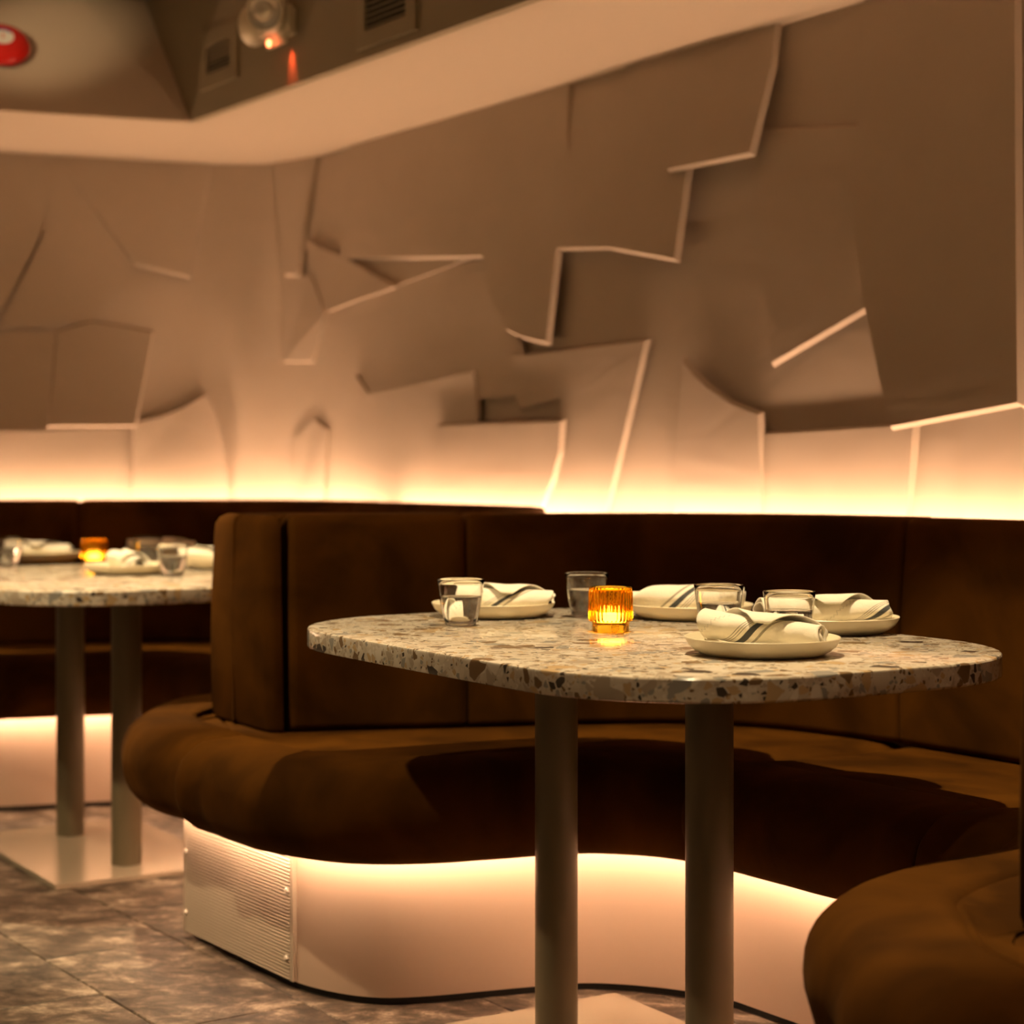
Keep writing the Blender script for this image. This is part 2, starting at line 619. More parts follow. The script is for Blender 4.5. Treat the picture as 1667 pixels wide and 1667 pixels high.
def prism_face(name, quad, nrm, th, mat):
    v = [Vector(q) for q in quad]
    verts = v + [q + Vector(nrm) * th for q in v]
    faces = [(0, 1, 2, 3), (7, 6, 5, 4)] + [(i, (i + 1) % 4, 4 + (i + 1) % 4, 4 + i) for i in range(4)]
    return mesh_obj(name, verts, faces, mat)


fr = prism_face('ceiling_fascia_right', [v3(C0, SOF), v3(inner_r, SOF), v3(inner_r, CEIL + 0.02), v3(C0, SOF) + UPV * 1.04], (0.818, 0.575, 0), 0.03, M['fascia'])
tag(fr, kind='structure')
fl = prism_face('ceiling_fascia_left', [v3(inner_l, SOF), v3(C0, SOF), v3(C0, SOF) + UPV * 1.04, v3(inner_l, SOF) + UPV * 1.04], (-0.28, 0.83, 0.3), 0.03, M['ceiling'])
tag(fl, kind='structure')
ctop = C0 + Vector((UPV.x, UPV.y)) * 1.0
cv = [ctop + TL * 6.0, ctop, C0 + TR * 9.0 + Vector((0.1, 0.1)), Vector((-6.0, -6.0))]
cverts = [v3(p, CEIL) for p in cv] + [v3(p, CEIL + 0.05) for p in cv]
tag(mesh_obj('ceiling', cverts, [(0, 1, 2, 3), (7, 6, 5, 4), (0, 1, 5, 4), (1, 2, 6, 5), (2, 3, 7, 6), (3, 0, 4, 7)], M['ceiling']), kind='structure')

# the rest of the room (behind and beside the camera)
def plain_wall(name, a, b, z1=2.72):
    a, b = Vector(a), Vector(b)
    t = (b - a).normalized()
    n = Vector((-t.y, t.x)) * 0.1
    v = [v3(a, 0), v3(b, 0), v3(b, z1), v3(a, z1)]
    v += [q + Vector((n.x, n.y, 0)) for q in v]
    o = mesh_obj(name, v, [(0, 1, 2, 3), (7, 6, 5, 4), (0, 1, 5, 4), (1, 2, 6, 5), (2, 3, 7, 6), (3, 0, 4, 7)], M['room'])
    return tag(o, kind='structure')


wl_end, wr_end = wall_path[0], wall_path[-1]
plain_wall('wall_far_side', (wl_end.x, wl_end.y), (-6.2, -3.5))
plain_wall('wall_behind', (-6.2, -3.5), (wr_end.x, wr_end.y))

# ------------------------------------------------------------------ floor: slab and stone tiles
fl_v = [(-7, -4, -0.05), (6, -4, -0.05), (6, 8, -0.05), (-7, 8, -0.05)]
fl_v += [(x, y, -0.006) for x, y, z in fl_v]
floor = tag(mesh_obj('floor', fl_v, [(0, 1, 2, 3), (4, 5, 6, 7), (0, 1, 5, 4), (1, 2, 6, 5), (2, 3, 7, 6), (3, 0, 4, 7)], M['stone']), kind='structure')
tile_me = None
rotf = Matrix.Rotation(math.atan2(TR.y, TR.x), 4, 'Z')
tw, tl_ = 0.30, 0.60
for i in range(-3, 11):
    for j in range(-12, 6):
        off = 0.3 if j % 2 else 0.0
        c = Vector((-2.3, 5.4)) + TR * (i * tl_ + off) + Vector((TR.y, -TR.x)) * (j * tw) + Vector((0.15, -0.1))
        if not (-2.4 < c.x < 1.6 and 1.6 < c.y < 6.3):
            continue
        if tile_me is None:
            bm = bmesh.new()
            box_bm(bm, (0, 0, -0.006), (tl_ - 0.003, tw - 0.003, 0.012))
            bmesh.ops.bevel(bm, geom=[e for e in bm.edges if all(v.co.z > -0.001 for v in e.verts)], offset=0.002, segments=1, affect='EDGES')
            o = bm_obj('floor_tile', bm, M['stone'], floor)
            tile_me = o.data
        else:
            o = link(bpy.data.objects.new('floor_tile', tile_me), floor)
        o.location = (c.x, c.y, random.uniform(-0.0008, 0.0004))
        o.rotation_euler = (0, 0, math.atan2(TR.y, TR.x) + (math.pi if random.random() < 0.5 else 0))

# ------------------------------------------------------------------ banquettes
V_ = Vector((-1.36, 2.03))                         # pitch from one booth to the next along the wall
PAIRS1 = [((-.68, 4.325), (-.585, 3.907)), ((-.62, 4.23), (-.515, 3.808)), ((-.537, 4.10), (-.431, 3.69)),
          ((-.40, 4.125), (-.341, 3.615)), ((-.25, 4.155), (-.255, 3.582)), ((-.10, 4.185), (-.16, 3.594)),
          ((.08, 4.22), (-.052, 3.628)), ((.25, 4.245), (.045, 3.66)), ((.40, 4.245), (.143, 3.684)),
          ((.52, 4.205), (.24, 3.67)), ((.64, 4.125), (.341, 3.628)), ((.82, 3.93), (.431, 3.558))]
PAIRS2 = [((.82, 3.93), (.431, 3.558)), ((.95, 3.74), (.53, 3.415)), ((1.08, 3.55), (.64, 3.26)), ((1.214, 3.35), (.766, 3.08))]
PAIRS3 = [((1.214, 3.35), (.766, 3.08)), ((1.31, 3.17), (.84, 2.97)), ((1.35, 2.97), (.89, 2.88)), ((1.31, 2.75), (.86, 2.74)),
          ((1.20, 2.58), (.78, 2.66)), ((1.02, 2.46), (.68, 2.59)), ((.85, 2.41), (.60, 2.47)), ((.73, 2.385), (.585, 2.34)),
          ((.675, 2.372), (.592, 2.19)), ((.645, 2.365), (.622, 2.105)), ((.640, 2.355), (.650, 2.048)), ((.68, 2.295), (.775, 1.877))]


def dens(pairs, per=5):
    d = catmull([(*a, *b) for a, b in pairs], per)
    return [(Vector((p[0], p[1])), Vector((p[2], p[3]))) for p in d]


def end_shrink(i, n, dist, r=0.014):
    """how far a cushion's section pulls in near its ends"""
    e = dist
    if e >= r:
        return 0.0
    return r - math.sqrt(max(0, r * r - (r - e) ** 2))


def cum(pts):
    c = [0.0]
    for a, b in zip(pts[:-1], pts[1:]):
        c.append(c[-1] + (b - a).length)
    return c


def refine_ends(ds):
    """insert extra sections close to both ends so the ends round off"""
    def lerp(a, b, t):
        return (a[0].lerp(b[0], t), a[1].lerp(b[1], t))
    out = list(ds)
    for side in (0, 1):
        if side:
            out.reverse()
        a, b = out[0], out[1]
        L = (b[1] - a[1]).length
        ins = [lerp(a, b, min(0.9, q / max(L, 1e-6))) for q in (0.002, 0.008, 0.019, 0.034)]
        out = [a] + ins + out[1:]
        if side:
            out.reverse()
    return out


def seat_cushion(pairs, off, parent, wide_end=0.0):
    ds = refine_ends(dens(pairs, 6))
    fr_ = [b for a, b in ds]
    fn_ = path_normals(fr_, -1)
    c = cum(fr_)
    tot = c[-1]
    secs = []
    for idx, (a, b) in enumerate(ds):
        d = (b - a)
        A = d.length
        d.normalize()
        sh = end_shrink(0, 0, min(c[idx], tot - c[idx]), 0.034)
        k_ = max(0.0, min(1.0, (c[idx] / tot - 0.62) / 0.22)) * max(0.0, min(1.0, (tot - c[idx]) / 0.20))
        ext = wide_end * k_ * k_ * (3 - 2 * k_)
        wob = 0.004 * math.sin(c[idx] * 21 + 1.3) + 0.003 * math.sin(c[idx] * 47)
        prof = [(-0.05, 0.40), (-0.05, 0.452 - sh), (0.0, 0.453 - sh), (A * 0.35, 0.457 - sh), (A * 0.7, 0.467 - sh), (A - 0.055, 0.476 - sh),
                (A - 0.048, 0.4715 - sh), (A - 0.041, 0.477 - sh), (A - 0.02, 0.480 - sh)]
        h, wd = 0.096 - sh, 0.088 - sh + ext
        for k in range(0, 15):
            t = math.pi / 2 - math.pi * k / 14
            ct = math.copysign(abs(math.cos(t)) ** 0.85, math.cos(t))
            prof.append((A + 0.060 + (wd + wob * (1 if k > 3 else 0)) * ct, 0.384 + h * math.sin(t)))
        prof += [(A + 0.056, 0.292 + sh), (A + 0.054, 0.318), (A - 0.04, 0.315), (A * 0.4, 0.33)]
        nf = fn_[idx]
        secs.append([v3(a + off + d * u if u <= A else b + off + nf * (u - A), z) for u, z in prof])
    v, f = loft(secs)
    return mesh_obj('seat_cushion', v, f, M['velvet'], parent, smooth=50)


ZT = 0.938


def back_cushion(pts, off, parent, th=0.155, z0=0.455, zt=ZT, r0=0.016):
    """pts run with the booth on the right-hand side; thickness goes to the left"""
    P2 = [Vector(p) for p in pts]
    out = []
    for side in (0, 1):
        a, b = P2[0], P2[1]
        L = (b - a).length
        ins = [a.lerp(b, min(0.9, q / L)) for q in (0.002, 0.006, 0.016)]
        P2 = [a] + ins + P2[1:]
        P2.reverse()
    nr = path_normals(P2, 1)
    c = cum(P2)
    tot = c[-1]
    secs = []
    R = 0.028
    for p, n, ci in zip(P2, nr, c):
        sh = end_shrink(0, 0, min(ci, tot - ci), r0)
        prof = []
        lean = 0.022
        corners = [(sh, z0 + sh * 0, 180, 270), (th - 0.001, z0, 270, 360), (th - 0.001, zt - sh, 0, 90), (sh, zt - sh, 90, 180)]
        for (o, z, a0, a1) in corners:
            so = 1 if o < th / 2 else -1
            sz = 1 if z < (z0 + zt) / 2 else -1
            rr = R if sz < 0 else 0.018
            if so < 0:
                rr = 0.012
            cx, cz = o + so * rr, z + sz * rr
            for k in range(5):
                t = math.radians(a0 + (a1 - a0) * k / 4)
                prof.append([cx + rr * math.cos(t), cz + rr * math.sin(t)])
            if so > 0 and sz < 0:                      # front face coming down: a soft belly
                for k in range(1, 6):
                    q = k / 6
                    prof.append([o - 0.010 * math.sin(math.pi * q), (zt - sh - R) + (z0 + 0.018 - zt + sh + R) * q])
        sec = []
        for o, z in prof:
            k = (z - z0) / (zt - z0)
            o2 = o + lean * k * (1 - o / th)
            sec.append(Vector((p.x + off.x + n.x * o2, p.y + off.y + n.y * o2, z)))
        secs.append(sec)
    v, f = loft(secs)
    return mesh_obj('back_cushion', v, f, M['velvet'], parent, smooth=40)


def end_cap(off, parent):
    """upholstered end of the divider between two booths"""
    Lc, N = Vector((-.722, 4.39)), Vector((-.537, 4.10))
    u = (N - Lc).normalized()
    inn = Vector((0.93, 0.36)).normalized()
    bm_s = []
    wdt = (N - Lc).length
    zs = [0.452, 0.458, 0.470, 0.60, 0.75, 0.89, 0.915, 0.929, 0.936, ZT]
    for z in zs:
        k = (z - 0.452) / (ZT - 0.452)
        ins = 0.0
        if z > 0.91:
            q = (z - 0.91) / 0.028
            ins = 0.028 * (1 - math.sqrt(max(0, 1 - q * q)))
        if z < 0.47:
            q = (0.47 - z) / 0.018
            ins = 0.014 * (1 - math.sqrt(max(0, 1 - q * q)))
        belly = -0.008 * math.sin(math.pi * k)
        a0, a1 = 0.022 * k * 0.9 + ins, wdt - 0.022 * k * 0.9 - ins
        d0, d1 = ins + belly, 0.030
        r = 0.026
        sec = []
        for (cx, cy, s0) in ((a0 + r, d0 + r, 180), (a1 - r, d0 + r, 270)):
            for j in range(7):
                t = math.radians(s0 + 90 * j / 6)
                sec.append((cx + r * math.cos(t), cy + r * math.sin(t)))
        sec += [(a1, d1), (a0, d1)]
        bm_s.append([Vector((Lc.x + off.x + u.x * x + inn.x * y, Lc.y + off.y + u.y * x + inn.y * y, z)) for x, y in sec])
    v, f = loft(bm_s)
    return mesh_obj('end_cap_cushion', v, f, M['velvet'], parent, smooth=40)


def plinth_strip(pts, off, parent, name, mat, z0, z1, out=0.0, th=0.02):
    P2 = [Vector(p) for p in pts]
    nr = path_normals(P2, -1)
    secs = []
    for p, n in zip(P2, nr):
        a = p + off + n * out
        b = a - n * th
        secs.append([v3(a, z0), v3(a, z1), v3(b, z1), v3(b, z0)])
    v, f = loft(secs)
    return mesh_obj(name, v, f, mat, parent, smooth=30)


def ribbed_panel(off, parent):
    a, b = Vector((-.723, 4.105)) + off, Vector((-.431, 3.69)) + off
    t = (b - a).normalized()
    n = Vector((t.y, -t.x))
    if n.y > 0:
        n = -n
    prof = []
    z = 0.016
    pitch = 0.0070
    while z < 0.315 - pitch:
        for q, d in ((0.0, 0.0), (0.12, 0.0030), (0.4, 0.0048), (0.72, 0.0032), (0.86, 0.0008)):
            prof.append((d, z + q * pitch))
        z += pitch
    prof.append((0.0, z))
    secs = []
    for p, inset in ((a, 0.012), (b, -0.012)):
        q = p + t * inset
        s = [Vector((q.x + n.x * (0.006 + d), q.y + n.y * (0.006 + d), zz)) for d, zz in prof]
        s += [Vector((q.x, q.y, prof[-1][1])), Vector((q.x, q.y, prof[0][1]))]
        secs.append(s)
    v, f = loft(secs)
    o = mesh_obj('ribbed_panel', v, f, M['rib'], parent)
    # edge trims either side of the ribs
    for p, s in ((a, 1), (b, -1)):
        q = p + t * 0.006 * s
        vv = []
        for du in (-0.006, 0.006):
            for dn in (0.0, 0.009):
                for zz in (0.016, 0.315):
                    w_ = q + t * du + n * dn
                    vv.append((w_.x, w_.y, zz))
        mesh_obj('edge_trim', vv, [(0, 1, 3, 2), (4, 6, 7, 5), (0, 2, 6, 4), (1, 5, 7, 3), (0, 4, 5, 1), (2, 3, 7, 6)], M['rib'], o)
    for fx in (0.03, 0.955):
        for zz in (0.06, 0.195):
            c = a.lerp(b, fx) + n * 0.0105
            pv, pf = lathe([(0, 0.004), (0.004, 0.0036), (0.006, 0.001), (0.006, -0.001), (0, -0.001)], 14)
            mt = Vector((n.x, n.y, 0)).to_track_quat('Z', 'Y').to_matrix().to_4x4()
            mesh_obj('screw', [mt @ Vector(q) for q in pv], pf, M['screw'], o, smooth=30, loc=(c.x, c.y, zz))
    return o


def banquette(off, label, seats=(1, 2, 3), backs=(1, 2, 3, 4, 5), cap=True, ribs=True, skip=0, end_shift=(0, 0)):
    root = empty('banquette', (0, 0, 0))
    tag(root, label, 'banquette', 'curved booth banquettes along the wall')
    sh3 = [(a, (b[0] + end_shift[0] * k, b[1] + end_shift[1] * k)) for (a, b), k in zip(PAIRS3, (0, 0, 0, 0.2, 0.5, 0.8, 1, 1, 1, 1, 1, 1))]
    allp = {1: PAIRS1[skip:], 2: PAIRS2, 3: sh3}
    for s in seats:
        seat_cushion(allp[s], off, root, wide_end=0.0)
    bk1 = [Vector(a) for a, b in dens([((-.497, 4.1125), (0, 0)), ((-.40, 4.137), (0, 0)), ((-.25, 4.160), (0, 0))] + PAIRS1[5:6])]
    bk2 = [Vector(a) for a, b in dens(PAIRS1[5:])]
    bk3 = [Vector(a) for a, b in dens(PAIRS2)]
    bk4 = [Vector(a) for a, b in dens(PAIRS3[:5])]
    bk5 = [Vector(a) for a, b in dens(PAIRS3[4:7] + [((.685, 2.375), (0, 0))])]
    runs = {1: bk1, 2: bk2, 3: bk3, 4: bk4, 5: bk5}
    for k in backs:
        back_cushion(runs[k], off, root, th=0.10 if k in (3, 4) else 0.155, r0=0.022 if k == 1 else 0.018)
    if cap:
        end_cap(off, root)
    front = []
    for s in seats:
        front += [b for a, b in dens(allp[s])][(0 if not front else 1):]
    pl = plinth_strip(front, off, root, 'plinth', M['plinth'], 0.014, 0.325)
    plinth_strip(front, off, root, 'toe_strip', M['toe'], 0.0, 0.014, out=-0.006)
    plinth_strip(front, off, root, 'led_strip', M['led_seat'], 0.301, 0.310, out=0.048, th=0.014)
    if ribs:
        ribbed_panel(off, root)
    return root


banquette(Vector((0, 0)), 'brown velvet banquette of the near booth, wrapping around the front terrazzo table', end_shift=(-0.06, -0.04))
banquette(V_, 'brown velvet banquette of the far booth behind the left terrazzo table', cap=False, ribs=False, skip=2, end_shift=(0.02, 0.0))
banquette(-V_, 'brown velvet divider end and bench cut off by the right edge of the picture', seats=(1,), backs=(1, 2), cap=True, ribs=True)

# LED strip in the slot behind the banquettes, following the wall
def wall_led(pts, norms, name, label):
    secs = []
    for p, n in zip(pts, norms):
        a, b = p + n * 0.064, p + n * 0.082
        secs.append([v3(a, 0.872), v3(b, 0.872), v3(b, 0.879), v3(a, 0.879)])
    v, f = loft(secs)
    o = mesh_obj(name, v, f, M['led_wall'])
    return o


i0, i1 = 2, n_corner
o = wall_led([CORNER + TL * 2.6] + wall_path[2:n_corner + 1] + [CORNER + TR * 7.0], [wn_[0]] + wn_[2:n_corner + 1] + [wn_[-1]], 'cove_light_strip', '')
tag(o, 'warm LED strip hidden behind the banquettes, washing up the plaster wall', 'light strip')
# slim ledge that carries the strip
secs = []
for p, n in zip([CORNER + TL * 2.6] + wall_path[2:n_corner + 1] + [CORNER + TR * 7.0], [wn_[0]] + wn_[2:n_corner + 1] + [wn_[-1]]):
    a, b = p + n * 0.0, p + n * 0.098
    secs.append([v3(a, 0.857), v3(b, 0.857), v3(b, 0.8718), v3(a, 0.8718)])
v, f = loft(secs)
tag(mesh_obj('trim_1', v, f, M['plinth']), kind='structure')

# ------------------------------------------------------------------ tables
TAX = Vector((0.53, -0.85)).normalized()          # long axis of the tables in plan
TROT = math.atan2(TAX.y, TAX.x)


def table(loc, label):
    root = empty('terrazzo_table', (loc[0], loc[1], 0), TROT)
    tag(root, label, 'table', 'terrazzo pedestal tables')
    L_, W_, r = 1.20, 0.80, 0.27
    out = []
    for (cx, cy, a0) in ((L_ / 2 - r, W_ / 2 - r, 0), (-L_ / 2 + r, W_ / 2 - r, 90), (-L_ / 2 + r, -W_ / 2 + r, 180), (L_ / 2 - r, -W_ / 2 + r, 270)):
        for k in range(13):
            t = math.radians(a0 + 90 * k / 12)
            out.append((cx + r * math.cos(t), cy + r * math.sin(t)))
    # gently bowed long and short sides
    dens_o = []
    for i in range(len(out)):
        a, b = Vector(out[i]), Vector(out[(i + 1) % len(out)])
        m = 8 if (b - a).length > 0.1 else 1
        for k in range(m):
            dens_o.append(a.lerp(b, k / m))
    res = []
    for p in dens_o:
        bx = 0.016 * max(0, 1 - (p.y / (W_ / 2)) ** 2) * (1 if p.x > 0 else -1)
        by = 0.016 * max(0, 1 - (p.x / (L_ / 2)) ** 2) * (1 if p.y > 0 else -1)
        res.append(Vector((p.x + bx, p.y + by)))
    res = [Vector((p.x * 1.04 - 0.040, p.y * 1.04 + 0.030)) for p in res]
    secs = []
    for z, ins in ((0.7135, 0.003), (0.7145, 0.0012), (0.717, 0.0), (0.7465, 0.0), (0.7490, 0.0012), (0.75, 0.004)):
        secs.append([Vector((p.x * (1 - ins / 0.5), p.y * (1 - ins / 0.4), z)) for p in res])
    v, f = loft(secs)
    mesh_obj('table_top', v, f, M['terrazzo'], root, smooth=30)
    for sx in (-0.225, 0.225):
        pv, pf = lathe([(0, 0.012), (0.039, 0.012), (0.039, 0.705), (0, 0.705)], 40)
        mesh_obj('post', pv, pf, M['post'], root, smooth=30, loc=(sx, 0, 0))
        bm = bmesh.new()
        box_bm(bm, (sx, 0, 0.709), (0.24, 0.30, 0.009))
        bm_obj('mounting_plate', bm, M['post'], root)
    bm = bmesh.new()
    box_bm(bm, (0, 0, 0.008), (0.76, 0.48, 0.012))
    bmesh.ops.bevel(bm, geom=[e for e in bm.edges if abs(e.verts[0].co.z - e.verts[1].co.z) < 1e-5 and e.verts[0].co.z > 0.01], offset=0.0015, segments=2, affect='EDGES')
    base = bm_obj('base_plate', bm, M['base'], root)
    for sx in (-0.33, 0.33):
        for sy in (-0.19, 0.19):
            pv, pf = lathe([(0, 0), (0.012, 0), (0.012, 0.003), (0, 0.003)], 12)
            mesh_obj('glide', pv, pf, M['toe'], base, loc=(sx, sy, 0))
    return root


T1 = (0.20, 3.17)
T2 = (-1.125, 5.00)
table(T1, 'speckled terrazzo table with twin posts in the near booth')
table(T2, 'out-of-focus terrazzo table with twin posts in the far booth, at the left')

# ------------------------------------------------------------------ tableware
TZ = 0.7502


def tumbler_proto():
    root = empty('water_glass', (0, 0, 0))
    prof = [(0, 0.0), (0.024, 0.0), (0.0272, 0.0015), (0.0290, 0.005), (0.0325, 0.016), (0.0368, 0.034), (0.0405, 0.058), (0.0428, 0.076), (0.0440, 0.0862),
            (0.0436, 0.0872), (0.0428, 0.0862), (0.0413, 0.076), (0.0391, 0.058), (0.0354, 0.034), (0.0310, 0.016), (0.0275, 0.0085), (0.018, 0.0070), (0, 0.0068)]
    v, f = lathe(prof, 56)
    mesh_obj('glass_body', v, f, M['glass'], root, smooth=60)
    wp = [(0, 0.0069), (0.0178, 0.00705), (0.0271, 0.0087), (0.0306, 0.0162), (0.0350, 0.034), (0.0384, 0.0535), (0.0386, 0.0548), (0.0378, 0.0540), (0, 0.0538)]
    v, f = lathe(wp, 56)
    mesh_obj('water', v, f, M['water'], root, smooth=60)
    bm = bmesh.new()
    rnd = random.Random(3)
    for _ in range(60):
        z = rnd.uniform(0.012, 0.052)
        rr = (0.0275 + (0.0375 - 0.0275) * (z - 0.0085) / 0.045) * rnd.uniform(0.86, 0.97)
        a = rnd.uniform(0, 2 * math.pi)
        bmesh.ops.create_icosphere(bm, subdivisions=1, radius=rnd.uniform(0.0004, 0.0009), matrix=Matrix.Translation((rr * math.cos(a), rr * math.sin(a), z)))
    bm_obj('bubbles', bm, M['bubble'], root, smooth=80)['kind'] = 'stuff'
    return root


M['bubble'] = glass_mat('air_bubble', (1, 1, 1), 0.0, 0.75)


def votive_proto():
    root = empty('votive_candle', (0, 0, 0))
    rib = lambda r, z, a: r + (0.0016 * math.cos(32 * a) if 0.021 < z < 0.072 and r > 0.035 else 0.0)
    prof = [(0, 0), (0.031, 0), (0.0330, 0.002), (0.0330, 0.0165), (0.0345, 0.0190), (0.0372, 0.0200), (0.0382, 0.0225), (0.0384, 0.026), (0.0384, 0.050), (0.0384, 0.070),
            (0.0384, 0.076), (0.0384, 0.0800), (0.0376, 0.0808), (0.0368, 0.0800), (0.0355, 0.070), (0.0350, 0.040), (0.0345, 0.023), (0.031, 0.0185), (0, 0.018)]
    v, f = lathe(prof, 216, rib)
    mesh_obj('amber_glass', v, f, M['amber'], root, smooth=60)
    v, f = lathe([(0, 0.0187), (0.0235, 0.0187), (0.0235, 0.032), (0.022, 0.0325), (0.020, 0.0318), (0, 0.0315)], 32)
    mesh_obj('tea_light', v, f, M['wax'], root, smooth=40)
    v, f = lathe([(0, 0.0316), (0.0008, 0.0316), (0.0008, 0.037), (0, 0.037)], 8)
    mesh_obj('wick', v, f, M['toe'], root)
    v, f = lathe([(0, 0.0345), (0.0022, 0.036), (0.0030, 0.039), (0.0022, 0.0425), (0.0008, 0.0460), (0, 0.0475)], 16)
    mesh_obj('flame', v, f, M['flame'], root, smooth=60)
    return root


def plate_mesh():
    prof = [(0, 0.003), (0.060, 0.003), (0.084, 0.002), (0.088, 0.0), (0.093, 0.0008), (0.106, 0.0065), (0.1160, 0.0150), (0.1210, 0.0245), (0.1222, 0.0275),
            (0.1212, 0.0285), (0.1196, 0.0275), (0.1140, 0.0175), (0.1040, 0.0100), (0.0900, 0.0072), (0, 0.0065)]
    v, f = lathe(prof, 80)
    o = mesh_obj('dinner_plate', v, f, M['plate'], smooth=50)
    return o


def napkin_mesh(seed, length=0.215, r_l=0.035, r_r=0.026, shear=2.6, uoff=0.0, bend=0.02):
    """a cloth sheet rolled up on itself; the last half turn ends in a pointed flap"""
    rnd = random.Random(seed)
    turns = 2.7
    NA, NX = 90, 34
    ph = [rnd.uniform(0, 6.28) for _ in range(6)]
    verts, uvs, faces = [], [], []
    for i in range(NA + 1):
        q = i / NA
        a = -0.55 * math.pi + q * turns * 2 * math.pi
        # x range of the sheet at this winding: narrows to a point over the last 0.42 turn
        tail = max(0.0, (q - (1 - 0.40 / turns)) / (0.40 / turns))
        xl = -0.5 + 0.50 * tail
        xr = 0.5 - 0.38 * tail
        for j in range(NX + 1):
            s = xl + (xr - xl) * j / NX
            R_out = r_l + (r_r - r_l) * (s + 0.5)
            rr = R_out * (0.30 + 0.70 * q)
            rr *= 1 + 0.06 * math.sin(3 * a + ph[0] + 5 * s) * q + 0.05 * math.sin(9 * s + ph[1] + a) + 0.018 * math.sin(23 * s + 4 * a + ph[5])
            if tail > 0:
                rr += 0.0022 + 0.003 * tail
            x = s * length + 0.010 * math.sin(a * 1.0 + ph[2]) * (1 - q) + 0.003 * math.sin(2 * a + ph[3])
            y = rr * math.cos(a) * 1.10
            z = rr * math.sin(a) * 0.86
            z += bend * 0.5 * (abs(s) ** 2)
            y += bend * math.sin(2.2 * s + ph[4])
            verts.append([x, y, z])
            uvs.append((((s + 0.5) * 0.62 + uoff + 0.235 + shear * q * 0.5) % 1.0, q))
    for i in range(NA):
        for j in range(NX):
            k = i * (NX + 1) + j
            faces.append((k, k + 1, k + NX + 2, k + NX + 1))
    zmin = min(v[2] for v in verts)
    me = bpy.data.meshes.new('napkin')
    me.from_pydata([(x, y, z - zmin + 0.0012) for x, y, z in verts], [], faces)
    uvl = me.uv_layers.new(name='UVMap')
    for lp in me.loops:
        uvl.data[lp.index].uv = uvs[lp.vertex_index]
    me.materials.append(M['linen'])
    for p in me.polygons:
        p.use_smooth = True
    o = bpy.data.objects.new('rolled_napkin', me)
    md = o.modifiers.new('thick', 'SOLIDIFY')
    md.thickness = 0.0016
    md.offset = 0
    return link(o)


gl0, vo0, pl0 = tumbler_proto(), votive_proto(), plate_mesh()
first = {'g': True, 'v': True, 'p': True}


def put(kind, proto, loc, rz, label, cat, group):
    if first[kind]:
        o = proto
        first[kind] = False
    else:
        o = copy_tree(proto)
    o.location = loc
    o.rotation_euler = (0, 0, rz)
    return tag(o, label, cat, group)


GG, GP, GN = 'water glasses on the terrazzo tables', 'cream plates set on the terrazzo tables', 'rolled striped napkins on the plates'


def pt(x, y):
    p = P(x, y, 0.75)
    return (p.x, p.y, TZ)


for (x, y, rz, lab) in (
        (750, 1019, 0.2, 'water glass standing alone at the left of the near table, napkin seen through it'),
        (955, 1005, 1.2, 'water glass just behind the amber votive on the near table'),
        (1170, 1032, 2.3, 'water glass behind the left end of the front napkin on the near table'),
        (1285, 1047, 0.8, 'water glass behind the front plate of the near table, striped napkin seen through it'),
        (14, 922, 0.3, 'water glass cut by the left picture edge on the far table'),
        (241, 919, 0.9, 'water glass behind the front plate on the far table, with flame reflections'),
        (281, 938, 1.9, 'water glass right of the front plate on the far table')):
    put('g', gl0, pt(x, y), rz, lab, 'glass', GG)
for (x, y, lab) in ((994, 1029, 'ribbed amber glass votive with lit candle on the near table'),
                    (153, 920, 'amber glass votive with lit candle on the far table')):
    put('v', vo0, pt(x, y), 0.1, lab, 'candle', 'amber votive candles')
# plate centre pixel, label, napkin (dx, dy in m, rot deg, tilt deg, seed, stripe offset, length), napkin label
sets = [
    (803, 1003, 'cream plate behind the leftmost glass of the near table', (0.020, 0.0, -12, 0, 11, 0.82, 0.20), 'rolled linen napkin with open right end on the plate behind the leftmost near glass'),
    (1125, 1006, 'cream plate behind the amber votive and the glass right of it on the near table', (-0.01, 0.0, 176, 0, 12, 0.55, 0.22), 'striped rolled napkin on the plate right behind the near votive'),
    (1352, 1028, 'cream plate at the right end of the near table', (-0.01, 0.0, 4, 0, 13, 0.55, 0.235), 'rolled napkin with bold dark stripes on the rightmost plate of the near table'),
    (1241, 1065, 'cream plate closest to the camera at the front corner of the near table', (-0.005, 0.0, -32, 3, 14, 0.87, 0.205), 'rolled cream napkin with folded flap on the front plate of the near table'),
    (72, 913, 'cream plate at the left of the far table', (-0.02, 0.0, -10, 0, 15, 0.3, 0.20), 'blurred rolled napkin on the left plate of the far table'),
    (209, 934, 'cream plate at the front of the far table, before the votive', (-0.005, 0.0, -48, 3, 16, 0.62, 0.19), 'rolled napkin with a dark stripe on the front plate of the far table'),
    (262, 907, 'cream plate at the back of the far table, behind the glasses', (0.0, 0.0, 3, 0, 17, 0.75, 0.22), 'blurred rolled napkin on the back plate of the far table'),
    (366, 925, 'cream plate at the right of the far table, half hidden by the divider', (-0.02, 0.0, 2, 0, 18, 0.45, 0.21), 'blurred white napkin on the far table plate half hidden by the divider'),
]
for (x, y, lab, nk, nlab) in sets:
    p = pt(x, y)
    put('p', pl0, p, random.uniform(0, 6), lab, 'plate', GP)
    n = napkin_mesh(nk[4], length=nk[6], uoff=nk[5])
    n.location = (p[0] + nk[0], p[1] + nk[1], TZ + 0.0105)
    n.rotation_euler = (0, math.radians(nk[3]), math.radians(nk[2]))
    tag(n, nlab, 'napkin', GN)

